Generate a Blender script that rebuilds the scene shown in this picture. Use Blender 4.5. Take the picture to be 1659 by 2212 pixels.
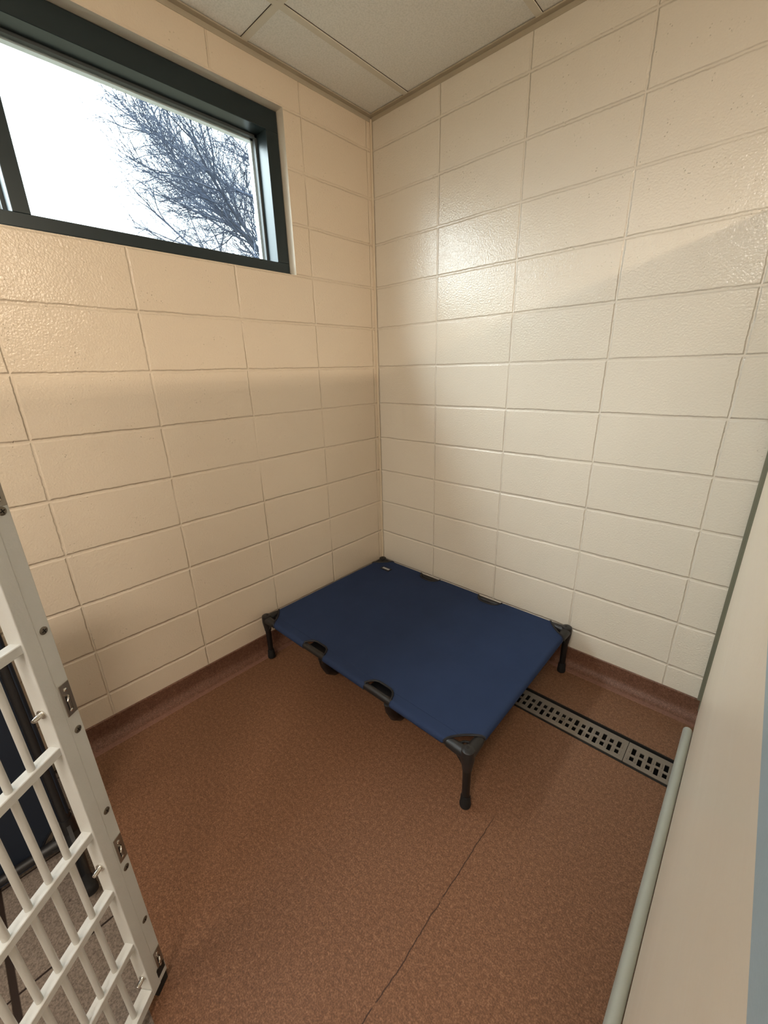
import bpy, bmesh, math, random
from mathutils import Vector, Matrix
random.seed(7)
C = bpy.context.scene.collection
for o in list(bpy.data.objects): bpy.data.objects.remove(o)

# ------------------------------------------------------------------ camera
cam_data = bpy.data.cameras.new('camera')
cam_data.sensor_fit = 'HORIZONTAL'; cam_data.sensor_width = 36.0
cam_data.lens = 884.751 * 36.0 / 1659.0
cam_data.clip_start = 0.004; cam_data.clip_end = 200
cam = bpy.data.objects.new('camera', cam_data); C.objects.link(cam)
RX = Vector((0.73767638, 0.67468607, -0.02514478))
RY = Vector((0.20381918, -0.25804453, -0.94438909))
RZ = Vector((-0.64365464, 0.69152854, -0.32786732))
CP = Vector((1.73036301, -1.83627975, 1.40827589))
cam.matrix_world = Matrix(((RX.x, -RY.x, -RZ.x, CP.x), (RX.y, -RY.y, -RZ.y, CP.y),
                           (RX.z, -RY.z, -RZ.z, CP.z), (0, 0, 0, 1)))
bpy.context.scene.camera = cam

# ------------------------------------------------------------------ light
SKY = (0.90, 0.97, 1.0); SKY_STRENGTH = 9.0; GLOW = 40.0; GLOW_POW = 9.0; GLOW_DIR = (-0.42, -0.56, 0.60)
STRIP_W = 52.0; STRIP_COL = (1.0, 0.82, 0.62)
CORR_W = 64.0; CORR2_W = 21.0; CORR_COL = (1.0, 0.91, 0.80)
EXPOSURE = 0.0
sc = bpy.context.scene
sc.view_settings.view_transform = 'Standard'; sc.view_settings.look = 'None'
sc.view_settings.exposure = EXPOSURE; sc.view_settings.gamma = 1.0
sc.view_settings.use_curve_mapping = False
world = bpy.data.worlds.new('overcast_sky'); sc.world = world; world.use_nodes = True
bg = world.node_tree.nodes['Background']
bg.inputs['Color'].default_value = (*SKY, 1)
# overcast sky: three times brighter overhead than at the horizon
wn = world.node_tree.nodes; wl = world.node_tree.links
wtc = wn.new('ShaderNodeTexCoord'); wsp = wn.new('ShaderNodeSeparateXYZ'); wl.new(wtc.outputs['Generated'], wsp.inputs[0])
wmx = wn.new('ShaderNodeMath'); wmx.operation = 'MAXIMUM'; wmx.inputs[1].default_value = 0.0; wl.new(wsp.outputs[2], wmx.inputs[0])
wma = wn.new('ShaderNodeMath'); wma.operation = 'MULTIPLY_ADD'; wma.inputs[1].default_value = SKY_STRENGTH*2/3; wma.inputs[2].default_value = SKY_STRENGTH/3
wl.new(wmx.outputs[0], wma.inputs[0]); # hazy sun glow high to one side of the window
wdt = wn.new('ShaderNodeVectorMath'); wdt.operation = 'DOT_PRODUCT'; wl.new(wtc.outputs['Generated'], wdt.inputs[0]); wdt.inputs[1].default_value = Vector(GLOW_DIR).normalized()
wd0 = wn.new('ShaderNodeMath'); wd0.operation = 'MAXIMUM'; wd0.inputs[1].default_value = 0.0; wl.new(wdt.outputs['Value'], wd0.inputs[0])
wdp = wn.new('ShaderNodeMath'); wdp.operation = 'POWER'; wdp.inputs[1].default_value = GLOW_POW; wl.new(wd0.outputs[0], wdp.inputs[0])
wds = wn.new('ShaderNodeMath'); wds.operation = 'MULTIPLY_ADD'; wds.inputs[1].default_value = GLOW; wl.new(wdp.outputs[0], wds.inputs[0]); wl.new(wma.outputs[0], wds.inputs[2])
wl.new(wds.outputs[0], bg.inputs['Strength'])

# ------------------------------------------------------------------ helpers
def lin(r, g, b):
    f = lambda c: (c/255/12.92) if c/255 <= 0.04045 else ((c/255+0.055)/1.055)**2.4
    return (f(r), f(g), f(b), 1)

def obj(name, bm, m, parent=None, smooth=False):
    me = bpy.data.meshes.new(name); bm.to_mesh(me); bm.free()
    o = bpy.data.objects.new(name, me); C.objects.link(o)
    for mm in (m if isinstance(m, (list, tuple)) else [m]): me.materials.append(mm)
    if smooth:
        for p in me.polygons: p.use_smooth = True
        me.set_sharp_from_angle(angle=math.radians(38))
    if parent is not None: o.parent = parent
    return o

def tag(o, label, cat, group=None, kind=None):
    o['label'] = label; o['category'] = cat
    if group: o['group'] = group
    if kind: o['kind'] = kind
    return o

def thing(name, label, cat, loc=(0, 0, 0), group=None, kind=None):
    o = bpy.data.objects.new(name, None); C.objects.link(o); o.location = loc
    o.empty_display_size = 0.1
    return tag(o, label, cat, group, kind)

def box(bm, x0, x1, y0, y1, z0, z1, mi=0, M=None):
    vs = [Vector((x, y, z)) for x in (x0, x1) for y in (y0, y1) for z in (z0, z1)]
    if M is not None: vs = [M @ v for v in vs]
    v = [bm.verts.new(p) for p in vs]
    for q in ((0, 1, 3, 2), (4, 6, 7, 5), (0, 4, 5, 1), (2, 3, 7, 6), (0, 2, 6, 4), (1, 5, 7, 3)):
        f = bm.faces.new([v[i] for i in q]); f.material_index = mi
    return v

def bevel(bm, w, seg=2):
    bmesh.ops.recalc_face_normals(bm, faces=bm.faces[:])
    bmesh.ops.bevel(bm, geom=[e for e in bm.edges], offset=w, segments=seg, profile=0.5,
                    affect='EDGES', clamp_overlap=True)

def bbox(x0, x1, y0, y1, z0, z1, w=0.002, seg=2):
    bm = bmesh.new(); box(bm, x0, x1, y0, y1, z0, z1); bevel(bm, w, seg); return bm

def tube(bm, pts, rads, n=12, caps=True, up=None):
    pts = [Vector(p) for p in pts]
    if not isinstance(rads, (list, tuple)): rads = [rads]*len(pts)
    rings = []; prev = None
    for i, p in enumerate(pts):
        if i == 0: t = pts[1]-pts[0]
        elif i == len(pts)-1: t = pts[-1]-pts[-2]
        else: t = (pts[i+1]-pts[i]).normalized()+(pts[i]-pts[i-1]).normalized()
        t.normalize()
        if prev is None:
            a = Vector((0, 0, 1)) if abs(t.z) < 0.9 else Vector((1, 0, 0))
            u = t.cross(a).normalized()
        else:
            u = (prev-t*prev.dot(t)).normalized()
        prev = u; w = t.cross(u)
        rings.append([bm.verts.new(p+(u*math.cos(2*math.pi*k/n)+w*math.sin(2*math.pi*k/n))*rads[i]) for k in range(n)])
    for a, b in zip(rings, rings[1:]):
        for k in range(n):
            bm.faces.new((a[k], a[(k+1) % n], b[(k+1) % n], b[k]))
    if caps:
        bm.faces.new(rings[0][::-1]); bm.faces.new(rings[-1])

def lathe(bm, prof, c=(0, 0, 0), n=20, axis='Z', M=None):
    rings = []
    for r, h in prof:
        ring = []
        for k in range(n):
            a = 2*math.pi*k/n; p = Vector((r*math.cos(a), r*math.sin(a), h))
            if M is not None: p = M @ p
            ring.append(bm.verts.new(p+Vector(c)))
        rings.append(ring)
    for a, b in zip(rings, rings[1:]):
        for k in range(n): bm.faces.new((a[k], a[(k+1) % n], b[(k+1) % n], b[k]))
    bm.faces.new(rings[0][::-1]); bm.faces.new(rings[-1])

class NT:
    def __init__(s, name):
        s.m = bpy.data.materials.new(name); s.m.use_nodes = True; s.t = s.m.node_tree
        s.b = s.t.nodes['Principled BSDF']; s.out = s.t.nodes['Material Output']
        s._c = None
    def n(s, typ, **kw):
        nd = s.t.nodes.new(typ)
        for k, v in kw.items(): setattr(nd, k, v)
        return nd
    def l(s, a, b): s.t.links.new(a, b)
    def coord(s):
        if s._c is None:
            g = s.n('ShaderNodeNewGeometry'); sp = s.n('ShaderNodeSeparateXYZ')
            s.l(g.outputs['Position'], sp.inputs[0]); s._c = (g, sp)
        return s._c
    def pos(s): return s.coord()[0].outputs['Position']
    def xyz(s, i): return s.coord()[1].outputs[i]
    def math(s, op, a, b=None, c=None, clamp=False):
        nd = s.n('ShaderNodeMath', operation=op, use_clamp=clamp)
        for i, v in enumerate((a, b, c)):
            if v is None: continue
            if isinstance(v, (int, float)): nd.inputs[i].default_value = v
            else: s.l(v, nd.inputs[i])
        return nd.outputs[0]
    def smooth(s, v, lo, hi):
        nd = s.n('ShaderNodeMapRange', interpolation_type='SMOOTHSTEP')
        s.l(v, nd.inputs['Value']); nd.inputs['From Min'].default_value = lo; nd.inputs['From Max'].default_value = hi
        return nd.outputs[0]
    def noise(s, scale, detail=2, rough=0.5, vec=None, out='Fac'):
        nd = s.n('ShaderNodeTexNoise'); nd.inputs['Scale'].default_value = scale
        nd.inputs['Detail'].default_value = detail; nd.inputs['Roughness'].default_value = rough
        s.l(vec if vec is not None else s.pos(), nd.inputs['Vector'])
        return nd.outputs[out]
    def scaled(s, vec, sc_):
        nd = s.n('ShaderNodeVectorMath', operation='MULTIPLY'); s.l(vec, nd.inputs[0]); nd.inputs[1].default_value = sc_
        return nd.outputs[0]
    def objco(s): return s.n('ShaderNodeTexCoord').outputs['Object']
    def voronoi(s, scale, vec=None):
        nd = s.n('ShaderNodeTexVoronoi'); nd.inputs['Scale'].default_value = scale
        s.l(vec if vec is not None else s.pos(), nd.inputs['Vector']); return nd.outputs['Distance']
    def ramp(s, fac, stops):
        nd = s.n('ShaderNodeValToRGB'); s.l(fac, nd.inputs[0]); e = nd.color_ramp.elements
        e[0].position, e[0].color = stops[0]; e[1].position, e[1].color = stops[-1]
        for p, c in stops[1:-1]:
            x = e.new(p); x.color = c
        return nd.outputs[0]
    def mix(s, fac, a, b):
        nd = s.n('ShaderNodeMix', data_type='RGBA')
        if isinstance(fac, (int, float)): nd.inputs[0].default_value = fac
        else: s.l(fac, nd.inputs[0])
        for i, v in ((6, a), (7, b)):
            if isinstance(v, tuple): nd.inputs[i].default_value = v
            else: s.l(v, nd.inputs[i])
        return nd.outputs[2]
    def bump(s, h, dist, strength=1.0, normal=None):
        nd = s.n('ShaderNodeBump'); s.l(h, nd.inputs['Height'])
        nd.inputs['Distance'].default_value = dist; nd.inputs['Strength'].default_value = strength
        if normal is not None: s.l(normal, nd.inputs['Normal'])
        return nd.outputs[0]
    def set(s, **kw):
        for k, v in kw.items():
            i = s.b.inputs[k.replace('_', ' ')]
            if isinstance(v, (int, float, tuple)): i.default_value = v
            else: s.l(v, i)
        return s.m

def plain(name, col, rough=0.5, metal=0.0, bumpy=0.0, bscale=300, var=0.08, coat=0.0):
    t = NT(name); f = t.noise(7, 3, 0.6, vec=t.objco())
    dark = tuple(c*(1-var) for c in col[:3])+(1,); lite = tuple(min(1, c*(1+var)) for c in col[:3])+(1,)
    kw = dict(Base_Color=t.mix(f, dark, lite), Roughness=rough, Metallic=metal)
    if coat: kw['Coat_Weight'] = coat
    if bumpy: kw['Normal'] = t.bump(t.noise(bscale, 2, vec=t.objco()), bumpy, 0.6)
    return t.set(**kw)

# ------------------------------------------------------------------ materials
JH = 0.2032
def block_paint(name, axis, off, pitch, faint=0.0, col=(0.70, 0.575, 0.425, 1), face_axis=None):
    """glossy cream paint over stack-bonded concrete block; axis is the run of the wall"""
    t = NT(name)
    wob = t.math('MULTIPLY', t.math('SUBTRACT', t.noise(5.0, 3, 0.6), 0.5), 0.009)
    wob2 = t.math('MULTIPLY', t.math('SUBTRACT', t.noise(45.0, 2, 0.6), 0.5), 0.005)
    w = t.math('ADD', wob, wob2)
    def dist(v, o, p):
        q = t.math('ADD', t.math('ADD', v, w), -o)
        q = t.math('DIVIDE', q, p); q = t.math('ADD', q, 0.5); q = t.math('FRACT', q)
        q = t.math('SUBTRACT', q, 0.5); return t.math('MULTIPLY', t.math('ABSOLUTE', q), p)
    dz = dist(t.xyz(2), 0.0, JH)
    dv = dist(t.xyz(axis), off, pitch)
    gz = t.math('SUBTRACT', 1.0, t.smooth(dz, 0.0018, 0.0085))
    gv = t.math('SUBTRACT', 1.0, t.smooth(dv, 0.0012, 0.0062))
    fill = t.smooth(t.noise(2.3, 3, 0.55), 0.36-faint*0.0, 0.58)        # where paint has filled the joint
    fz = t.math('ADD', t.math('MULTIPLY', fill, 0.35), 0.65)
    fv = t.math('ADD', t.math('MULTIPLY', fill, 0.35+faint), 0.65-faint)
    gr = t.math('MAXIMUM', t.math('MULTIPLY', gz, fz), t.math('MULTIPLY', gv, fv))
    pit = t.math('SUBTRACT', 1.0, t.smooth(t.voronoi(95), 0.05, 0.2))
    pitm = t.math('MULTIPLY', pit, t.smooth(t.noise(14.0, 2), 0.5, 0.68))
    peel = t.noise(150.0, 1, 0.5)
    h1 = t.bump(gr, -0.0036, 1.0)
    h2 = t.bump(pitm, -0.0016, 0.9, h1)
    h3 = t.bump(t.noise(3.5, 2), 0.004, 0.25, h2)
    h4 = t.bump(peel, 0.0015, 0.75, h3)
    big = t.noise(1.6, 2)
    c0 = tuple(c*0.965 for c in col[:3])+(1,); c1 = tuple(min(1, c*1.03) for c in col[:3])+(1,)
    base = t.mix(big, c0, c1)
    dirt = t.math('MULTIPLY', t.math('SUBTRACT', 1.0, t.smooth(t.voronoi(9), 0.0, 0.012)), 0.6)
    base = t.mix(dirt, base, lin(95, 75, 50))
    base = t.mix(t.math('MULTIPLY', gr, 0.04), base, lin(165, 140, 105))
    return t.set(Base_Color=base, Roughness=0.17, Normal=h4, Specular_IOR_Level=0.5)

M_left = block_paint('cream_block_left', 1, -0.4314, 0.4007, faint=0.45, col=(0.72, 0.61, 0.475, 1))
M_back = block_paint('cream_block_back', 0, 0.4141, 0.4064, faint=0.0, col=(0.70, 0.65, 0.56, 1))
M_plain = plain('cream_paint', (0.66, 0.56, 0.42, 1), 0.4, bumpy=0.0008)
M_reveal = plain('lit_reveal_paint', (0.72, 0.67, 0.57, 1), 0.45, bumpy=0.0015, bscale=60)  # the wall's cream paint, made paler to imitate strong window light

def floor_mat(name, a, b, c, seam=True):
    t = NT(name)
    n1 = t.noise(260, 3, 0.7); n2 = t.noise(90, 2, 0.6); n3 = t.noise(1.7, 2)
    f = t.math('ADD', t.math('MULTIPLY', n1, 0.7), t.math('MULTIPLY', n2, 0.3))
    base = t.ramp(f, [(0.33, a), (0.5, b), (0.68, c)])
    base = t.mix(t.math('MULTIPLY', n3, 0.25), base, a)
    if seam:
        ax = t.math('ADD', t.xyz(0), t.math('MULTIPLY', t.math('SUBTRACT', t.noise(9, 3, 0.6, vec=t.scaled(t.pos(), (0.0, 1, 0))), 0.5), 0.022))
        d = t.math('ABSOLUTE', t.math('SUBTRACT', ax, 1.332))
        l = t.math('SUBTRACT', 1.0, t.smooth(d, 0.0008, 0.0022))
        l = t.math('MULTIPLY', l, t.smooth(t.math('MULTIPLY', t.xyz(1), -1.0), 0.86, 0.98))
        l = t.math('MULTIPLY', l, t.smooth(t.noise(30, 2, vec=t.scaled(t.pos(), (0.0, 1, 0))), 0.3, 0.45))
        base = t.mix(t.math('MULTIPLY', l, 0.85), base, lin(40, 20, 12))
    return t.set(Base_Color=base, Roughness=0.50, Normal=t.bump(n1, 0.0007, 0.6), Specular_IOR_Level=0.4)

M_floor = floor_mat('brown_flecked_epoxy', lin(80, 52, 36), lin(117, 82, 59), lin(160, 120, 92))
M_cove = floor_mat('brown_cove', lin(76, 48, 36), lin(106, 72, 56), lin(140, 104, 84), seam=False)

def add_fillet(m):
    t = m.node_tree; b = t.nodes['Principled BSDF']; src = b.inputs['Base Color'].links[0].from_socket
    g = t.nodes.new('ShaderNodeNewGeometry'); sp = t.nodes.new('ShaderNodeSeparateXYZ'); t.links.new(g.outputs['Position'], sp.inputs[0])
    mr = t.nodes.new('ShaderNodeMapRange'); t.links.new(sp.outputs[2], mr.inputs['Value'])
    mr.inputs['From Min'].default_value = 0.0022; mr.inputs['From Max'].default_value = 0.0046; mr.inputs['To Min'].default_value = 0.38; mr.inputs['To Max'].default_value = 0.0
    mx = t.nodes.new('ShaderNodeMix'); mx.data_type = 'RGBA'; t.links.new(mr.outputs[0], mx.inputs[0]); t.links.new(src, mx.inputs[6])
    mx.inputs[7].default_value = lin(150, 112, 98); t.links.new(mx.outputs[2], b.inputs['Base Color'])
add_fillet(M_cove)

def tile_mat():
    t = NT('grey_speckled_tile')
    n1 = t.noise(220, 2, 0.7); sp = t.math('SUBTRACT', 1.0, t.smooth(t.voronoi(38), 0.08, 0.22))
    sp = t.math('MULTIPLY', sp, t.smooth(t.noise(25, 2), 0.5, 0.6))
    base = t.ramp(n1, [(0.35, lin(92, 82, 74)), (0.65, lin(132, 120, 110))])
    base = t.mix(t.math('MULTIPLY', sp, 0.7), base, lin(60, 50, 45))
    def d(v, o):
        q = t.math('FRACT', t.math('ADD', t.math('DIVIDE', t.math('ADD', v, -o), 0.313), 0.5))
        return t.math('MULTIPLY', t.math('ABSOLUTE', t.math('SUBTRACT', q, 0.5)), 0.313)
    gx = t.math('SUBTRACT', 1.0, t.smooth(d(t.xyz(0), 0.674), 0.0018, 0.003))
    gy = t.math('SUBTRACT', 1.0, t.smooth(d(t.xyz(1), -2.056), 0.006, 0.009))
    g = t.math('MAXIMUM', gx, gy)
    base = t.mix(g, base, lin(38, 26, 20))
    return t.set(Base_Color=base, Roughness=0.45, Normal=t.bump(g, -0.002, 1.0))
M_tile = tile_mat()

def ceil_mat():
    t = NT('ceiling_tile')
    n = t.noise(160, 2, 0.6); base = t.ramp(n, [(0.3, lin(220, 220, 214)), (0.6, lin(236, 235, 230))])
    fis = t.math('MULTIPLY', t.math('SUBTRACT', 1.0, t.smooth(t.voronoi(70), 0.03, 0.14)), t.smooth(t.noise(20), 0.5, 0.7))
    return t.set(Base_Color=t.mix(t.math('MULTIPLY', fis, 0.25), base, lin(120, 115, 105)), Roughness=0.9, Normal=t.bump(fis, -0.001, 0.5))
M_ceil = ceil_mat()
M_tbar = plain('ceiling_bar_enamel', lin(214, 209, 195), 0.45)
M_angle = plain('wall_angle_enamel', lin(176, 166, 146), 0.5, var=0.15)
M_gap = plain('dark_gap', lin(52, 44, 34), 0.9)

M_frame = plain('dark_green_aluminium', lin(34, 46, 50), 0.36, 0.25, var=0.15)
M_bead = plain('pale_glazing_bead', lin(205, 210, 212), 0.5)
M_gasket = plain('grey_gasket', lin(70, 76, 78), 0.6)

def glass_mat():
    t = NT('window_glass'); t.t.nodes.remove(t.b)
    tr = t.n('ShaderNodeBsdfTransparent'); tr.inputs[0].default_value = (0.94, 0.97, 0.97, 1)
    gl = t.n('ShaderNodeBsdfGlossy'); gl.inputs['Roughness'].default_value = 0.02
    lw = t.n('ShaderNodeLayerWeight'); lw.inputs[0].default_value = 0.5
    fr = t.math('MULTIPLY_ADD', t.math('POWER', lw.outputs['Facing'], 5.0), 0.96, 0.04)
    mx = t.n('ShaderNodeMixShader'); t.l(fr, mx.inputs[0]); t.l(tr.outputs[0], mx.inputs[1]); t.l(gl.outputs[0], mx.inputs[2])
    t.l(mx.outputs[0], t.out.inputs[0]); return t.m
M_glass = glass_mat()

def panel_mat():
    t = NT('cream_panel')
    st = t.noise(1.0, 4, 0.65, vec=t.scaled(t.pos(), (20, 3.0, 26)))
    st2 = t.noise(1.0, 3, 0.6, vec=t.scaled(t.pos(), (20, 1.2, 9)))
    base = t.mix(st2, (0.82, 0.715, 0.59, 1), (0.87, 0.77, 0.63, 1))
    base = t.mix(t.math('MULTIPLY', t.smooth(st, 0.55, 0.8), 0.4), base, (0.90, 0.85, 0.76, 1))
    return t.set(Base_Color=base, Roughness=0.34,
                 Normal=t.bump(t.noise(60, 3, 0.6), 0.0012, 0.35))
M_panel = panel_mat()
M_rail = plain('brushed_grey_rail', lin(172, 190, 200), 0.5, 0.2, bumpy=0.0003, bscale=400)
M_chan = plain('grey_green_channel', lin(128, 128, 112), 0.5, 0.3)
M_bull = plain('grey_vinyl_bullnose', lin(178, 181, 172), 0.42, 0.1)

M_fab = None
def fabric():
    t = NT('navy_canvas'); oc = t.objco()
    wv = t.noise(900, 1, 0.5, vec=oc)
    big = t.noise(5, 3, 0.6, vec=oc)
    base = t.mix(big, lin(34, 46, 72), lin(42, 56, 86))
    base = t.mix(t.math('MULTIPLY', wv, 0.3), base, lin(46, 60, 92))
    sp = t.n('ShaderNodeSeparateXYZ'); t.l(oc, sp.inputs[0])
    ay = t.math('ABSOLUTE', t.math('SUBTRACT', t.math('ABSOLUTE', sp.outputs[1]), 0.398))
    st = t.math('SUBTRACT', 1.0, t.smooth(ay, 0.0006, 0.002))
    wr = t.noise(1.0, 3, 0.55, vec=t.scaled(oc, (9, 3.5, 1)))
    nrm = t.bump(wr, 0.010, 0.35); nrm = t.bump(st, -0.002, 0.7, nrm); nrm = t.bump(wv, 0.0006, 0.5, nrm)
    return t.set(Base_Color=base, Roughness=0.8, Normal=nrm, Specular_IOR_Level=0.15)
M_fab = fabric()
M_pipe = plain('black_piping', lin(14, 15, 22), 0.6)
M_plas = plain('black_plastic', lin(27, 26, 27), 0.42, bumpy=0.0004, bscale=500)
M_leg = plain('black_leg', lin(12, 12, 14), 0.4)
M_rub = plain('black_rubber', lin(9, 9, 10), 0.7)
M_lab = plain('label_black', lin(10, 11, 20), 0.6)
M_white = plain('label_white', lin(190, 192, 196), 0.6)
M_wht = plain('white_powder_coat', lin(198, 199, 196), 0.42, bumpy=0.0006, bscale=250, var=0.1)
M_steel = plain('stainless_plate', lin(150, 142, 132), 0.35, 0.85, var=0.15)
M_chrome = plain('bright_steel', lin(215, 212, 205), 0.18, 0.95)
M_screw = plain('dull_screw', lin(120, 112, 100), 0.4, 0.8)
M_slot = plain('dark_slot', lin(20, 17, 15), 0.8)
M_grate = plain('galvanised_grate', lin(132, 124, 115), 0.5, 0.5, bumpy=0.0006, bscale=200, var=0.2)
M_pit = plain('drain_pit', lin(12, 10, 9), 0.8)
M_outer = plain('shaded_taupe_cladding', lin(66, 55, 48), 0.6)  # facing tone lowered to carry the corridor's shade
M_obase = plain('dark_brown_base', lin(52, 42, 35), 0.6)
M_bark = plain('veiled_blue_bark', (0.03, 0.044, 0.075, 1), 0.9)  # blue put into the bark for the bright sky veil over the twigs
M_ground = plain('winter_grass', lin(70, 66, 50), 0.95, var=0.3)
M_eave = plain('white_soffit', lin(200, 200, 196), 0.7)
M_stucco = plain('outer_brick', lin(150, 130, 110), 0.9)
M_fab_shade = plain('shaded_navy_canvas', lin(14, 26, 42), 0.75)  # second cot's canvas, darkened in colour to stand in for corridor shade

# ------------------------------------------------------------------ structure
CH = 2.572                      # ceiling height
XR, YB = 5.4, -4.3              # far side wall and corridor back wall
T = 0.20
def wall_with_holes(axis_y0, axis_y1, z0, z1, holes, m_in, m_rev, m_out):
    """wall in the plane x=0 going outward to x=-T, ring faces around rectangular holes"""
    bm = bmesh.new()
    ys = sorted({axis_y0, axis_y1, *[h[0] for h in holes], *[h[1] for h in holes]})
    zs = sorted({z0, z1, *[h[2] for h in holes], *[h[3] for h in holes]})
    def inhole(y, z): return any(h[0] < y < h[1] and h[2] < z < h[3] for h in holes)
    for a, b in zip(ys, ys[1:]):
        for c, d in zip(zs, zs[1:]):
            if inhole((a+b)/2, (c+d)/2): continue
            for x, mi in ((0.0, 0), (-T, 2)):
                f = bm.faces.new([bm.verts.new((x, *p)) for p in ((a, c), (b, c), (b, d), (a, d))]); f.material_index = mi
    for h in holes:
        for (p, q) in (((h[0], h[2]), (h[1], h[2])), ((h[1], h[2]), (h[1], h[3])), ((h[1], h[3]), (h[0], h[3])), ((h[0], h[3]), (h[0], h[2]))):
            f = bm.faces.new([bm.verts.new(v) for v in ((0, *p), (0, *q), (-T, *q), (-T, *p))]); f.material_index = 1
    for (p, q) in (((axis_y0, z0), (axis_y1, z0)), ((axis_y0, z1), (axis_y1, z1))):
        f = bm.faces.new([bm.verts.new(v) for v in ((0, *p), (0, *q), (-T, *q), (-T, *p))]); f.material_index = 2
    bmesh.ops.remove_doubles(bm, verts=bm.verts[:], dist=1e-5)
    bmesh.ops.recalc_face_normals(bm, faces=bm.faces[:])
    return bm
WZ0, WZ1 = 1.829, 2.438
WIN1 = (-2.44, -0.525); WIN2 = (-4.10, -3.00)
holes = [(WIN1[0], WIN1[1], WZ0, WZ1), (WIN2[0], WIN2[1], WZ0, WZ1)]
o = obj('wall_left', wall_with_holes(YB-T, T, -0.25, 2.85, holes, 0, 0, 0), [M_left, M_reveal, M_stucco])
tag(o, 'cream painted concrete block wall holding the high window', 'wall', kind='structure')
bm = bmesh.new(); box(bm, 0.0, XR+T, 0.0, T, -0.25, 2.85)
tag(obj('wall_back', bm, M_back), 'glossy cream painted concrete block wall behind the raised pet cot', 'wall', kind='structure')
bm = bmesh.new(); box(bm, XR, XR+T, YB, 0, -0.25, 2.85)
tag(obj('wall_right', bm, M_plain), 'cream wall of the neighbouring kennel bays', 'wall', kind='structure')
bm = bmesh.new(); box(bm, 0, XR+T, YB-T, YB, -0.25, 2.85)
tag(obj('wall_front', bm, M_plain), 'cream corridor wall opposite the kennel', 'wall', kind='structure')
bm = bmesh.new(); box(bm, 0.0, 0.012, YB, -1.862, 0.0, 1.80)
tag(obj('wall_corridor_cladding', bm, M_outer), 'taupe lower wall facing, darkened for corridor shade, seen through the gate bars', 'wall', kind='structure')
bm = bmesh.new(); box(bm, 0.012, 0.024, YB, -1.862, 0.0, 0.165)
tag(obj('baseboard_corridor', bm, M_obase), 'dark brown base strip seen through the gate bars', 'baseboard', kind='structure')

# floor with the drain slot left open
DY0, DY1 = -0.424, -0.284
DX0 = 0.06
bm = bmesh.new()
FY = -1.845
for (x0, x1, y0, y1) in ((0, XR, DY1, 0), (0, XR, FY, DY0), (0, DX0, DY0, DY1)):
    box(bm, x0, x1, y0, y1, -0.25, 0.0)
obj_floor = obj('floor', bm, M_floor)
tag(obj_floor, 'brown flecked resin floor with a thin crack running forward', 'floor', kind='structure')
bm = bmesh.new(); box(bm, 0, XR, YB, FY, -0.25, -0.003)
tag(obj('floor_corridor', bm, M_tile), 'grey speckled corridor tiles with dark joints beyond the gate', 'floor', kind='structure')

# coved base of the same resin
def cove_profile(h=0.10, t=0.006, r=0.045, foot=0.0):
    p = [(0.0, h), (t*0.6, h), (t, h-0.003)]
    for k in range(9):
        a = math.radians(180+90*k/8)
        p.append((t+r+r*math.cos(a), r+0.0015+r*math.sin(a)))
    p += [(t+r+0.006, 0.0012), (t+r+0.008, 0.0)]
    return p
def sweep(bm, prof, a, b, fn):
    A = [bm.verts.new(fn(a, u, z)) for u, z in prof]; B = [bm.verts.new(fn(b, u, z)) for u, z in prof]
    for i in range(len(prof)-1): bm.faces.new((A[i], A[i+1], B[i+1], B[i]))
bm = bmesh.new(); sweep(bm, cove_profile(), 0.0, -1.845, lambda s, u, z: (u, s, z)); bmesh.ops.recalc_face_normals(bm, faces=bm.faces[:])
o = obj('baseboard_left', bm, M_cove, smooth=True); tag(o, 'brown coved resin skirting below the window wall', 'baseboard', kind='structure')
bm = bmesh.new(); sweep(bm, cove_profile(), 0.0, XR, lambda s, u, z: (s, -u, z)); bmesh.ops.recalc_face_normals(bm, faces=bm.faces[:])
o = obj('baseboard_back', bm, M_cove, smooth=True); tag(o, 'brown coved resin skirting along the wall behind the cot', 'baseboard', kind='structure')

# suspended ceiling
bm = bmesh.new(); box(bm, 0, XR, YB, 0, CH+0.004, CH+0.06)
o_ceil = obj('ceiling', bm, M_ceil); tag(o_ceil, 'suspended ceiling of pale tiles in a white grid', 'ceiling', kind='structure')
gx = [0.24+0.61*k for k in range(9)]; gy = [-0.69-1.22*k for k in range(3)]
bm = bmesh.new(); bg_ = bmesh.new()
for x in gx:
    box(bm, x-0.012, x+0.012, YB, 0, CH-0.0015, CH+0.006); box(bg_, x-0.0138, x+0.0138, YB, 0, CH+0.0028, CH+0.0045)
for y in gy:
    for xa, xb in zip([0]+gx, gx+[XR]):
        box(bm, xa+0.012, xb-0.012, y-0.012, y+0.012, CH-0.0015, CH+0.006); box(bg_, xa, xb, y-0.0138, y+0.0138, CH+0.0028, CH+0.0045)
obj('grid_bars', bm, M_tbar, o_ceil); obj('grid_shadow_gap', bg_, M_gap, o_ceil)
bm = bmesh.new(); box(bm, 0, 0.022, YB, 0, CH-0.003, CH+0.002); box(bm, 0.0, 0.0015, YB, 0, CH-0.02, CH)
tag(obj('trim_1', bm, M_angle), 'thin metal wall angle where ceiling meets the window wall', 'trim', kind='structure')
bm = bmesh.new(); box(bm, 0.022, XR, -0.022, 0, CH-0.003, CH+0.002); box(bm, 0.0, XR, -0.0015, 0, CH-0.02, CH)
tag(obj('trim_2', bm, M_angle), 'thin metal wall angle where ceiling meets the back wall', 'trim', kind='structure')
bm = bmesh.new(); tube(bm, [(0.004, -0.004, 0.1), (0.005, -0.004, 0.9), (0.003, -0.005, 1.7), (0.005, -0.004, CH-0.01)], 0.006, 8)
tag(obj('trim_3', bm, M_plain, smooth=True), 'painted sealant bead down the inner room corner', 'trim', kind='structure')

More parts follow.
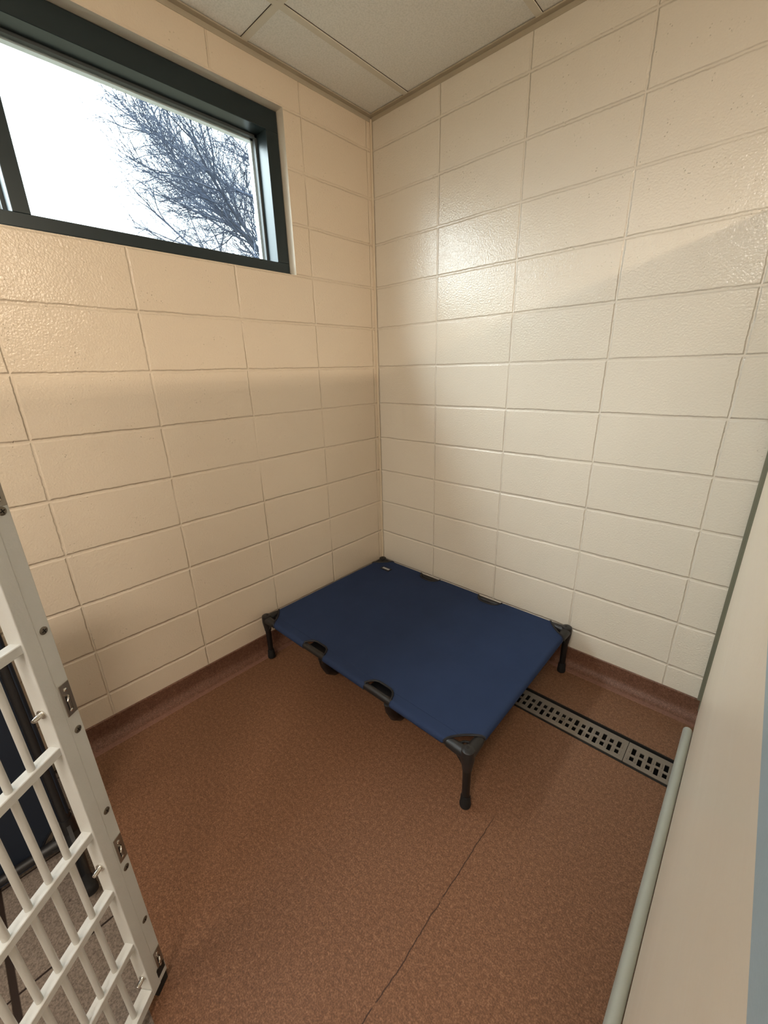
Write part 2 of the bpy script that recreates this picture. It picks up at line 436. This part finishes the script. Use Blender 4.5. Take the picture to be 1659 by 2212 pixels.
# outside: eave and ground
bm = bmesh.new(); box(bm, -0.42, -T, YB-0.8, 0.8, 2.86, 2.96); box(bm, -0.45, -0.42, YB-0.8, 0.8, 2.84, 2.99)
tag(obj('trim_4', bm, M_eave), 'white roof eave outside above the window', 'trim', kind='structure')
bm = bmesh.new(); box(bm, -60, -T, -60, 60, -0.45, -0.30)
tag(obj('ground', bm, M_ground), 'winter grass outside the building', 'ground', kind='structure')

# ------------------------------------------------------------------ window
def window(name, label, y0, y1, mulls):
    w = thing(name, label, 'window', (0, (y0+y1)/2, WZ0), kind='structure')
    cy, cz = (y0+y1)/2, WZ0
    def part(nm, bm, m, parent=w):
        for v in bm.verts: v.co -= Vector((0, cy, cz))
        return obj(nm, bm, m, parent)
    XF, XB = -0.040, -0.150
    bw, rw, tw = 0.050, 0.064, 0.078
    # outer frame as ring with a small step
    bm = bmesh.new()
    def rails(a, b, c, d, xf, xb, lb, rt, lt, bt, up):
        box(bm, xb, xf, a, b, c, c+bt); box(bm, xb, xf, a, b, d-up, d)
        box(bm, xb, xf, a, a+lt, c+bt, d-up); box(bm, xb, xf, b-rt, b, c+bt, d-up)
    rails(y0, y1, WZ0, WZ1, XF-0.006, XB, 0, rw*0.5, rw*0.5, bw*0.5, tw*0.4)
    rails(y0+0.004, y1-0.006, WZ0+0.003, WZ1-0.006, XF, XB+0.01, 0, rw-0.006, rw-0.006, bw-0.003, tw-0.006)
    box(bm, XF-0.004, XF+0.004, y0, y1, WZ0+0.001, WZ0+0.012)
    bevel(bm, 0.0015, 1)
    part('window_frame', bm, M_frame)
    for m in mulls:
        bm = bmesh.new(); box(bm, XB+0.008, XF-0.002, m-0.022, m+0.022, WZ0+bw, WZ1-tw); bevel(bm, 0.0015, 1)
        part('mullion', bm, M_frame)
    edges = [y0+rw]+[v for m in mulls for v in (m-0.022, m+0.022)]+[y1-rw]
    for a, b in zip(edges[::2], edges[1::2]):
        c, d = WZ0+bw, WZ1-tw
        bm = bmesh.new(); box(bm, -0.136, -0.130, a, b, c, d)
        pn = part('glass_pane', bm, M_glass)
        bm = bmesh.new()
        for (p, q, r, s_) in ((a, b, c, c+0.006), (a, b, d-0.010, d), (a, a+0.007, c, d), (b-0.010, b, c, d)):
            box(bm, -0.1295, -0.112, p, q, r, s_)
        part('glazing_gasket', bm, M_gasket)
        bm = bmesh.new()
        for (p, q, r, s_) in ((a, b, d-0.015, d), (b-0.017, b, c, d)):
            box(bm, -0.16, -0.1365, p, q, r, s_)
        part('glazing_bead', bm, M_bead)
    return w
window('window_1', 'high dark framed window with the bare tree behind its glass', WIN1[0], WIN1[1], [-1.488])
window('window_2', 'second dark framed window further along the corridor', WIN2[0], WIN2[1], [])

# ------------------------------------------------------------------ divider
PX = 1.767; PY1 = -1.90
d = thing('kennel_divider', 'tall cream panel partition with grey rails along the right side', 'partition', (PX, -0.95, 0))
def dp(nm, bm, m, smooth=False):
    for v in bm.verts: v.co -= Vector((PX, -0.95, 0))
    return obj(nm, bm, m, d, smooth)
dp('lower_panel', bbox(PX, PX+0.024, PY1, -0.004, 0.012, 1.208, 0.001), M_panel)
dp('upper_panel', bbox(PX, PX+0.024, PY1, -0.004, 1.236, 1.862, 0.001), M_panel)
dp('middle_rail', bbox(PX-0.002, PX+0.026, PY1, -0.0035, 1.206, 1.238, 0.001), M_rail)
dp('top_rail', bbox(PX-0.002, PX+0.026, PY1, -0.0035, 1.850, 1.872, 0.001), M_rail)
bm = bmesh.new(); box(bm, PX-0.014, PX-0.001, -0.010, 0.0, 0.10, 1.872); box(bm, PX-0.003, PX+0.0, -0.024, -0.010, 0.06, 1.205)
dp('wall_channel', bm, M_chan)
bm = bmesh.new()
prof = []
for k in range(13):
    a = math.radians(180*k/12); prof.append((PX-0.0005-0.016+0.016*math.cos(a)*1.0, 0.004+0.020*math.sin(a)))
prof = [(PX-0.0005, 0.0)]+prof+[(PX-0.0325, 0.0)]
A = [bm.verts.new((x, -0.100, z)) for x, z in prof]; B = [bm.verts.new((x, PY1, z)) for x, z in prof]
for i in range(len(prof)-1): bm.faces.new((A[i], A[i+1], B[i+1], B[i]))
bm.faces.new(A); bm.faces.new(B[::-1]); bmesh.ops.recalc_face_normals(bm, faces=bm.faces[:])
dp('bottom_bullnose', bm, M_bull, True)

# ------------------------------------------------------------------ drain
dr = thing('trench_drain', 'long slotted metal floor drain running under the cot', 'drain', (0.9, -0.354, 0))
def rp(nm, bm, m, parent=dr):
    for v in bm.verts: v.co -= Vector((0.9, -0.354, 0))
    return obj(nm, bm, m, parent)
bm = bmesh.new(); X1 = 2.07
for (y0, y1) in ((DY0, DY0+0.006), (DY1-0.006, DY1)):
    box(bm, DX0, X1, y0, y1, -0.14, 0.0015)
box(bm, DX0, X1, DY0, DY1, -0.16, -0.14); box(bm, DX0, DX0+0.006, DY0, DY1, -0.14, 0.0)
box(bm, X1, XR, DY0, DY1, -0.16, -0.001)
for (y0, y1) in ((DY0+0.006, DY0+0.020), (DY1-0.020, DY1-0.006)):
    box(bm, DX0, X1, y0, y1, -0.05, -0.022)
rp('channel', bm, M_pit)
def grate(x0, x1, mid):
    """slotted plate between x0 and x1, slots long and short in turn, mirrored about mid"""
    bm = bmesh.new(); zt, zb = -0.001, -0.0045
    y0, y1 = -0.4105, -0.3005
    rows = [(-0.3785, 0), (-0.340, 1)]
    pitch = 0.02645
    cuts = []
    n = int(round((x1-x0)/pitch))
    for cy, ph in rows:
        for k in range(1, n):
            x = x1-k*pitch-0.0
            lng = (k % 2 == (0 if ph == 0 else 1))
            near = abs(k-n/2) <= 1.2
            if near: lng = False
            hl = 0.0170 if lng else 0.0108
            cuts.append((x-0.0068, x+0.0068, cy-hl, cy+hl))
    xs = sorted({x0, x1, *[c[0] for c in cuts], *[c[1] for c in cuts]})
    ys = sorted({y0, y1, *[c[2] for c in cuts], *[c[3] for c in cuts]})
    cache = {}
    def V(x, y, z):
        k = (round(x, 5), round(y, 5), z)
        if k not in cache: cache[k] = bm.verts.new((x, y, z))
        return cache[k]
    def cell(i, j):
        if i < 0 or j < 0 or i >= len(xs)-1 or j >= len(ys)-1: return False
        x, y = (xs[i]+xs[i+1])/2, (ys[j]+ys[j+1])/2
        return not any(c[0] < x < c[1] and c[2] < y < c[3] for c in cuts)
    for i in range(len(xs)-1):
        for j in range(len(ys)-1):
            if not cell(i, j): continue
            a, b, c_, d_ = xs[i], xs[i+1], ys[j], ys[j+1]
            bm.faces.new([V(a, c_, zt), V(b, c_, zt), V(b, d_, zt), V(a, d_, zt)])
            for (di, dj, p, q) in ((-1, 0, (a, d_), (a, c_)), (1, 0, (b, c_), (b, d_)), (0, -1, (a, c_), (b, c_)), (0, 1, (b, d_), (a, d_))):
                if not cell(i+di, j+dj):
                    bm.faces.new([V(*p, zb), V(*q, zb), V(*q, zt), V(*p, zt)])
    # raised beads between the slots
    for cy, ph in rows:
        for k in range(0, n):
            x = x1-(k+0.5)*pitch
            tube(bm, [(x, cy-0.012, zt-0.0012), (x, cy+0.012, zt-0.0012)], 0.0030, 6)
    bmesh.ops.recalc_face_normals(bm, faces=bm.faces[:])
    g = rp('grate', bm, M_grate)
    bm = bmesh.new(); lathe(bm, [(0.0085, -0.002), (0.0085, 0.0008), (0.006, 0.0012), (0.0045, -0.0005)], ((x0+x1)/2, -0.3575, 0), 16)
    rp('screw', bm, M_screw, g)
for x1 in (2.065, 1.5905, 1.1145, 0.6385):
    xa = max(x1-0.474, DX0+0.01)
    grate(xa, x1-0.0015, None)

# ------------------------------------------------------------------ pet cot
LX, LY, LZ = 0.585, 0.434, 0.2315       # half spans to the legs, rail height
RR = 0.0155
def cot(name, label, loc, group, detail=True):
    root = thing(name, label, 'pet cot', loc, group)
    # ---- sling
    r = RR+0.0015
    W, D = LX+RR, LY+RR                  # outer half sizes
    def wrapmap(p, half):
        s = 1 if p >= 0 else -1; a = abs(p); flat = half-r
        if a <= flat: return p, 0.0
        th = (a-flat)/r
        return s*(flat+r*math.sin(min(th, 2.9))), r*math.cos(min(th, 2.9))-r
    nx, ny = 250, 190
    px, py = W-r+r*2.6, D-r+r*2.6
    xs = [-px+2*px*i/nx for i in range(nx+1)]; ys = [-py+2*py*j/ny for j in range(ny+1)]
    slots = [(-0.201, 0.068), (0.187, 0.068)]; SD = 0.056
    def cutout(x, y):
        ax, ay = abs(x), abs(y)
        # corner: bowed diagonal
        u = (W-ax)+(D-ay); v = (W-ax)-(D-ay)
        if u < 0.114-1.6*v*v: return True
        for cx, hw in slots:
            if ay > D-SD:
                t = (ay-(D-SD))/SD
                if abs(x-cx) < hw*(0.55+0.45*min(1, t*1.6)): return True
        return False
    bm = bmesh.new(); grid = {}
    for i, x in enumerate(xs):
        for j, y in enumerate(ys):
            X, zx = wrapmap(x, W); Y, zy = wrapmap(y, D)
            sag = -0.008*max(0, 1-(X/W)**2)*max(0, 1-(Y/D)**2)
            ripple = 0.0012*math.sin(9*X+4*Y)*max(0, 1-(Y/D)**2)
            z = LZ+r+zx+zy+sag+ripple
            for cx, hw in slots:
                for sy in (-1, 1):
                    dd = math.hypot((X-cx)/1.2, Y-sy*(D-0.05)); z -= 0.0035*math.exp(-(dd/0.05)**2)
            grid[i, j] = (X, Y, z)
    vv = {}
    def gv(i, j):
        if (i, j) not in vv: vv[i, j] = bm.verts.new(grid[i, j])
        return vv[i, j]
    for i in range(nx):
        for j in range(ny):
            if cutout((xs[i]+xs[i+1])/2, (ys[j]+ys[j+1])/2): continue
            bm.faces.new((gv(i, j), gv(i+1, j), gv(i+1, j+1), gv(i, j+1)))
    # relax the stair-stepped border
    for _ in range(3):
        mv = {}
        for v in bm.verts:
            be = [e for e in v.link_edges if len(e.link_faces) == 1]
            if len(be) == 2:
                mv[v] = (be[0].other_vert(v).co+be[1].other_vert(v).co)*0.25+v.co*0.5
        for v, c_ in mv.items(): v.co = c_
    bmesh.ops.recalc_face_normals(bm, faces=bm.faces[:])
    sling = obj('fabric_sling', bm, M_fab, root, True)
    sol = sling.modifiers.new('thick', 'SOLIDIFY'); sol.thickness = 0.0015; sol.offset = -1
    # ---- piping round the cut-outs
    def surf(x, y, lift=0.0015):
        X, zx = wrapmap(x, W); Y, zy = wrapmap(y, D)
        sag = -0.008*max(0, 1-(X/W)**2)*max(0, 1-(Y/D)**2)
        z = LZ+r+zx+zy+sag+lift
        for cx, hw in slots:
            for sy in (-1, 1):
                dd = math.hypot((X-cx)/1.2, Y-sy*(D-0.05)); z -= 0.0035*math.exp(-(dd/0.05)**2)
        return (X, Y, z)
    for sx in (-1, 1):
        for sy in (-1, 1):
            pts = []; bm = bmesh.new()
            for k in range(-9, 10):
                v = k/9*0.104
                u = 0.114-1.6*v*v
                a = (u+v)/2; b = (u-v)/2      # W-ax, D-ay
                pts.append(surf(sx*(W-a), sy*(D-b)))
            tube(bm, pts, 0.0042, 6)
            obj('corner_piping', bm, M_pipe, root, True)
    for cx, hw in slots:
        for sy in (-1, 1):
            bm = bmesh.new(); pts = []
            for a, b in ((-1.0, SD+r*1.2), (-1.0, 0.040), (-0.86, 0.020), (-0.68, 0.006), (-0.45, -0.001), (0, -0.002), (0.45, -0.001), (0.68, 0.006), (0.86, 0.020), (1.0, 0.040), (1.0, SD+r*1.2)):
                pts.append(surf(cx+a*hw, sy*(D-SD+b)))
            tube(bm, pts, 0.0042, 6); obj('opening_piping', bm, M_pipe, root, True)
    # ---- rails
    for sy in (-1, 1):
        bm = bmesh.new(); tube(bm, [(-LX+0.03, sy*LY, LZ), (0, sy*(LY-0.002), LZ-0.001), (LX-0.03, sy*LY, LZ)], RR-0.001, 14)
        obj('long_rail', bm, M_plas, root, True)
    for sx in (-1, 1):
        bm = bmesh.new(); tube(bm, [(sx*LX, -LY+0.03, LZ), (sx*LX, LY-0.03, LZ)], RR-0.001, 14)
        obj('short_rail', bm, M_plas, root, True)
    # ---- corners and legs
    for sx in (-1, 1):
        for sy in (-1, 1):
            bm = bmesh.new(); cx, cy = sx*LX, sy*LY
            tube(bm, [(cx-sx*0.002, cy, LZ), (cx-sx*0.045, cy, LZ), (cx-sx*0.075, cy, LZ)], [0.021, 0.0195, 0.0172], 14)
            tube(bm, [(cx, cy-sy*0.002, LZ), (cx, cy-sy*0.045, LZ), (cx, cy-sy*0.075, LZ)], [0.021, 0.0195, 0.0172], 14)
            lathe(bm, [(0.006, 0.026), (0.016, 0.0255), (0.021, 0.022), (0.0225, 0.012), (0.023, -0.012), (0.021, -0.03), (0.018, -0.048), (0.0165, -0.062)], (cx, cy, LZ), 18)
            # gusset webs below the arms
            for (ax, ay) in ((-sx, 0), (0, -sy)):
                q = [(0.004, -0.012), (0.066, -0.012), (0.040, -0.026), (0.014, -0.056)]
                side = Vector((-ay, ax, 0))*0.005
                top = [bm.verts.new(Vector((cx+ax*a, cy+ay*a, LZ+b))+side) for a, b in q]
                bot = [bm.verts.new(Vector((cx+ax*a, cy+ay*a, LZ+b))-side) for a, b in q]
                bm.faces.new(top); bm.faces.new(bot[::-1])
                for i in range(4): bm.faces.new((top[i], bot[i], bot[(i+1) % 4], top[(i+1) % 4]))
            # inner brace across the corner
            tube(bm, [(cx-sx*0.050, cy, LZ+0.004), (cx-sx*0.036, cy-sy*0.036, LZ-0.002), (cx, cy-sy*0.050, LZ+0.004)], 0.0045, 8)
            bmesh.ops.recalc_face_normals(bm, faces=bm.faces[:])
            cb = obj('corner_bracket', bm, M_plas, root, True)
            bm = bmesh.new(); lathe(bm, [(0.0035, 0.0272), (0.005, 0.0268), (0.005, 0.022)], (cx-sx*0.004, cy-sy*0.004, LZ), 10); obj('screw', bm, M_slot, cb)
            bm = bmesh.new(); lathe(bm, [(0.0145, LZ-0.058), (0.0138, 0.14), (0.0132, 0.05), (0.013, 0.02)], (cx, cy, 0), 16)
            lg = obj('leg', bm, M_leg, root, True)
            bm = bmesh.new(); lathe(bm, [(0.0145, 0.052), (0.0165, 0.046), (0.018, 0.022), (0.0195, 0.014), (0.0185, 0.005), (0.012, 0.0)], (cx, cy, 0), 18)
            obj('rubber_foot', bm, M_rub, lg, True)
    # ---- curved middle supports with feet
    for cx, hw in slots:
        bm = bmesh.new(); q = []
        ang = [(LY, LZ-0.006), (LY-0.010, 0.185), (LY-0.030, 0.145), (LY-0.062, 0.116), (LY-0.11, 0.104), (0.16, 0.098), (0, 0.096)]
        path = [(cx+0.055, y, z) for y, z in ang]+[(cx+0.055, -y, z) for y, z in ang[-2::-1]]
        tube(bm, path, [0.019, 0.021, 0.022, 0.020, 0.016, 0.013, 0.012, 0.013, 0.016, 0.020, 0.022, 0.021, 0.019], 12)
        for sy in (-1, 1):
            ya, yb = sorted((sy*(LY-0.012), sy*(LY-0.058))); box(bm, cx-0.062, cx+0.062, ya, yb, LZ-0.016, LZ-0.006)
        sp = obj('middle_support', bm, M_leg, root, True)
    # ---- sewn label
    bm = bmesh.new(); zt = LZ+r+0.0
    box(bm, -0.505, -0.437, 0.322, 0.356, zt-0.004, zt+0.0012)
    lb = obj('sewn_label', bm, M_lab, root)
    lb['label'] = 'small black sewn label with pale lettering'
    bm = bmesh.new()
    # worn, unreadable pale letter blocks: two darker marks and one brighter
    x = -0.496
    for wdt, gap in ((0.009, 0.0015), (0.008, 0.0015), (0.009, 0.0025), (0.008, 0.0012), (0.010, 0.0)):
        box(bm, x, x+wdt, 0.333, 0.3475, zt+0.0012, zt+0.0016); x += wdt+gap
    obj('lettering', bm, M_white, lb)
    return root
cot1 = cot('pet_cot', 'navy raised pet cot with black legs standing in the room corner', (0.655, -0.510, 0), 'raised pet cots')

def copy_tree(o, parent=None):
    c = o.copy(); C.objects.link(c); c.parent = parent
    for ch in list(o.children): copy_tree(ch, c)
    return c
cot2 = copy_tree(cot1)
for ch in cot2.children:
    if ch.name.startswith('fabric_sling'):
        ch.material_slots[0].link = 'OBJECT'; ch.material_slots[0].material = M_fab_shade
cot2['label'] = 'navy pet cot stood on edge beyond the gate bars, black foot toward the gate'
# stood on its long edge along the corridor wall, legs pointing into the corridor
LEAN = math.radians(6)
cot2.matrix_world = (Matrix.Translation((0.365, -2.455, 0.470)) @ Matrix.Rotation(math.radians(0), 4, 'Z') @
                     Matrix.Rotation(math.radians(-90)-LEAN*0, 4, 'Y') @ Matrix.Rotation(math.radians(90), 4, 'Z') @ Matrix.Translation((0, 0, -LZ)))

# ------------------------------------------------------------------ gate
G = Vector((0.58070296, -0.81411552, 0)); N = Vector((0.81411552, 0.58070296, 0)); S0 = Vector((0.9443, -1.8282, 0))
GM = Matrix(((G.x, N.x, 0, S0.x), (G.y, N.y, 0, S0.y), (0, 0, 1, 0), (0, 0, 0, 1)))
gate = bpy.data.objects.new('barred_gate', None); C.objects.link(gate); gate.matrix_world = GM
tag(gate, 'white metal barred kennel gate standing open at the left', 'gate')
LW = 0.80; ZT = 1.90; ZB = 0.030
bm = bmesh.new()
box(bm, -0.0245, 0.0, -0.028, 0.0, ZB, ZT); box(bm, -0.049, -0.0243, -0.028, -0.0008, ZB, ZT); bevel(bm, 0.0014, 2)
stile = obj('hinge_stile', bm, M_wht, gate)
obj('latch_stile', bbox(LW, LW+0.04, -0.028, 0.0, ZB, ZT, 0.0015), M_wht, gate)
obj('top_rail', bbox(0.0, LW, -0.028, 0.0, ZT-0.03, ZT, 0.0015), M_wht, gate)
obj('bottom_rail', bbox(0.0, LW, -0.028, 0.0, ZB, ZB+0.026, 0.0015), M_wht, gate)
barz = [0.226, 0.408, 0.581, 0.795, 1.008, 1.21, 1.41, 1.61]
for z in barz:
    obj('cross_bar', bbox(-0.001, LW+0.001, -0.024, -0.004, z-0.0085, z+0.0085, 0.0012, 1), M_wht, gate)
k = 0; s = 0.043
while s < LW-0.02:
    bm = bmesh.new(); tube(bm, [(s, -0.0135, ZB+0.02), (s, -0.0135, ZT-0.02)], 0.0055, 12)
    obj('upright_bar', bm, M_wht, gate, True); s += 0.0378
bm = bmesh.new(); box(bm, -0.045, -0.022, -0.026, 0.0012, 0.052, 0.077)
cap = obj('black_end_block', bm, M_rub, gate)
bm = bmesh.new(); box(bm, LW+0.004, LW+0.036, -0.026, -0.002, -0.003, ZB); obj('gate_foot', bm, M_rub, gate)
bm = bmesh.new(); box(bm, -0.046, -0.012, -0.026, -0.003, 0.0, ZB); obj('gate_foot', bm, M_slot, gate)
# countersunk screws
MY = Matrix.Rotation(math.radians(-90), 3, 'X')   # lathe axis to +N
for z in (1.225, 1.017, 0.807, 0.597, 0.428, 0.248):
    bm = bmesh.new(); lathe(bm, [(0.0068, -0.0005), (0.0068, 0.0006), (0.0055, 0.0012), (0.003, 0.0014)], (-0.0365, 0, z), 16, M=MY)
    sw = obj('screw', bm, M_screw, stile, True)
    bm = bmesh.new()
    for a in (20, 110):
        Mx = Matrix.Translation((-0.0365, 0.0013, z)) @ Matrix.Rotation(math.radians(a), 4, 'Y')
        box(bm, -0.0042, 0.0042, -0.0005, 0.0004, -0.0008, 0.0008, M=Mx)
    obj('cross_slot', bm, M_slot, sw)
for z in (1.265, 0.875, 0.486, 0.100):
    bm = bmesh.new(); box(bm, -0.0475, -0.0275, -0.0005, 0.0009, z-0.033, z+0.033); bevel(bm, 0.0006, 1)
    pl = obj('catch_plate', bm, M_steel, stile)
    bm = bmesh.new(); box(bm, -0.0405, -0.0325, 0.0004, 0.0012, z-0.022, z+0.008); obj('plate_slot', bm, M_slot, pl)
    bm = bmesh.new(); box(bm, -0.0395, -0.0345, 0.0006, 0.0026, z-0.020, z+0.004); bevel(bm, 0.0008, 1); obj('bolt', bm, M_steel, pl)
    for dz, dx in ((0.021, -0.0365), (-0.0225, -0.036)):
        bm = bmesh.new(); lathe(bm, [(0.0034, 0.0), (0.0032, 0.0016), (0.0016, 0.0024)], (dx, 0.0006, z+dz), 12, M=MY); obj('rivet', bm, M_chrome, pl, True)
    bm = bmesh.new(); tube(bm, [(-0.036, 0.0005, z+0.009), (-0.0345, 0.006, z+0.0105), (-0.031, 0.0095, z+0.0085), (-0.0275, 0.010, z+0.004)], [0.0016, 0.0017, 0.0016, 0.0011], 8)
    obj('hook', bm, M_chrome, pl, True)
    bm = bmesh.new(); tube(bm, [(-0.001, -0.013, z+0.002), (0.002, -0.013, z+0.002), (0.0021, -0.013, z+0.002), (0.012, -0.013, z+0.002), (0.017, -0.013, z+0.002)], [0.0085, 0.0085, 0.0048, 0.0048, 0.0034], 14)
    obj('latch_pin', bm, M_chrome, stile, True)

# ------------------------------------------------------------------ bare tree outside
def make_tree(base, height, seed):
    rnd = random.Random(seed); verts = []; faces = []
    def seg_tube(pts, r0, r1, n):
        start = len(verts); m = len(pts)
        for i, p in enumerate(pts):
            t = (pts[min(i+1, m-1)]-pts[max(i-1, 0)]).normalized()
            a = Vector((0, 0, 1)) if abs(t.z) < 0.9 else Vector((1, 0, 0))
            u = t.cross(a).normalized(); w = t.cross(u); r_ = r0+(r1-r0)*i/(m-1)
            for k in range(n):
                an = 2*math.pi*k/n; verts.append(p+(u*math.cos(an)+w*math.sin(an))*r_)
        for i in range(m-1):
            for k in range(n):
                a0 = start+i*n+k; a1 = start+i*n+(k+1) % n
                faces.append((a0, a1, a1+n, a0+n))
    def grow(p, d, L, r0, lv):
        nseg = (8, 9, 8, 6, 4)[lv]; pts = [p.copy()]; dirs = [d.copy()]; q = p.copy(); dd = d.copy()
        for i in range(nseg):
            dd = (dd+Vector((rnd.gauss(0, 1), rnd.gauss(0, 1), rnd.gauss(0, 1)))*(0.04, 0.07, 0.11, 0.16, 0.2)[lv]+Vector((0, 0, 0.035))).normalized()
            q = q+dd*(L/nseg); pts.append(q.copy()); dirs.append(dd.copy())
        seg_tube(pts, r0, max(r0*0.3, 0.0028), (8, 6, 4, 3, 3)[lv])
        if lv == 4: return
        nch = (21, 20, 12, 7)[lv]
        for c in range(nch):
            f = (c+rnd.uniform(0.1, 0.9))/nch*(0.78 if lv == 0 else 0.80)+(0.18 if lv == 0 else 0.19); i = min(int(f*nseg), nseg-1)
            bp = pts[i].lerp(pts[i+1], f*nseg-i); bd = dirs[i+1]
            if lv == 0:
                az = c*2.399+0.4
                nd = Vector((math.cos(az)*0.8, math.sin(az)*0.8, rnd.uniform(0.35, 0.85))).normalized(); nl = rnd.uniform(5.6, 6.6)*(1.12-0.62*f)
            else:
                ax = bd.cross(Vector((rnd.gauss(0, 1), rnd.gauss(0, 1), rnd.gauss(0, 1)))).normalized()
                nd = (Matrix.Rotation(rnd.uniform(0.35, 0.8), 3, ax) @ bd).normalized()
                nl = L*rnd.uniform(0.36, 0.52)*(1.2-0.55*f)
            if lv >= 1 and bp.y > base[1]+0.6: continue
            if lv >= 2 and (bp.z < 2.2 or bp.z > 8.5): continue
            grow(bp, nd, nl, max(r0*(0.42 if lv < 2 else 0.5)*(1.1-0.5*f), 0.0045), lv+1)
    grow(Vector(base), Vector((0.02, -0.05, 1)).normalized(), height, 0.17, 0)
    me = bpy.data.meshes.new('bare_tree'); me.from_pydata(verts, [], faces); me.update()
    me.materials.append(M_bark); o_ = bpy.data.objects.new('bare_tree', me); C.objects.link(o_)
    return o_
tree = make_tree((-9.3, 7.0, -0.35), 9.8, 5)
tag(tree, 'leafless winter tree of fine twigs standing outside the window', 'tree')

# ------------------------------------------------------------------ lamps and added fill panels
def strip_light(label, loc, length, w, col, size):
    f = thing('strip_light', label, 'light fixture', loc, None)
    bm = bmesh.new(); box(bm, -0.05, 0.05, -length/2-0.02, length/2+0.02, 0.0, 0.055); bevel(bm, 0.004, 1); obj('housing', bm, M_tbar, f)
    bm = bmesh.new(); tube(bm, [(0, -length/2, -0.016), (0, length/2, -0.016)], 0.013, 12); tb = obj('lamp_tube', bm, M_lamp, f, True)
    L = bpy.data.lights.new('lamp', 'AREA'); L.shape = 'RECTANGLE'; L.size = size; L.size_y = length
    L.energy = w; L.color = col; lo = bpy.data.objects.new('lamp', L); C.objects.link(lo); lo.parent = f
    lo.location = (0, 0, -0.032)
    return f, lo
M_lamp = plain('lamp_tube_glow', (0.9, 0.85, 0.75, 1), 0.4)
nt = M_lamp.node_tree.nodes['Principled BSDF']
nt.inputs['Emission Color'].default_value = (1, 0.8, 0.55, 1); nt.inputs['Emission Strength'].default_value = 1.5
f1, l1 = strip_light('warm ceiling strip light over the neighbouring bays, out of frame', (3.92, -1.7, 2.515), 1.8, STRIP_W, STRIP_COL, 0.08)
l1.rotation_euler = (0, math.radians(50), 0)
def fill_panel(label, loc, w):  # unseen fill lamp, added to lift the ambient light and soften shadows
    f = thing('ceiling_fill_panel', label, 'light fixture', loc)
    bm = bmesh.new()
    for (a, b, c_, d_) in ((-0.32, 0.32, -0.62, -0.60), (-0.32, 0.32, 0.60, 0.62), (-0.32, -0.30, -0.60, 0.60), (0.30, 0.32, -0.60, 0.60)): box(bm, a, b, c_, d_, -0.012, 0.002)
    obj('frame', bm, M_tbar, f)
    bm = bmesh.new(); box(bm, -0.30, 0.30, -0.60, 0.60, -0.004, 0.001); obj('diffuser', bm, M_lamp, f)
    L = bpy.data.lights.new('lamp', 'AREA'); L.shape = 'RECTANGLE'; L.size = 0.58; L.size_y = 1.18; L.energy = w; L.color = CORR_COL
    lo = bpy.data.objects.new('lamp', L); C.objects.link(lo); lo.parent = f; lo.location = (0, 0, -0.014)
fill_panel('large warm white fill panel added over the corridor, behind the viewer, out of frame', (1.95, -3.2, CH-0.004), CORR_W)
fill_panel('warm white fill panel added to ease the gate shadow, near the window wall, out of frame', (0.62, -3.3, CH-0.004), CORR2_W)
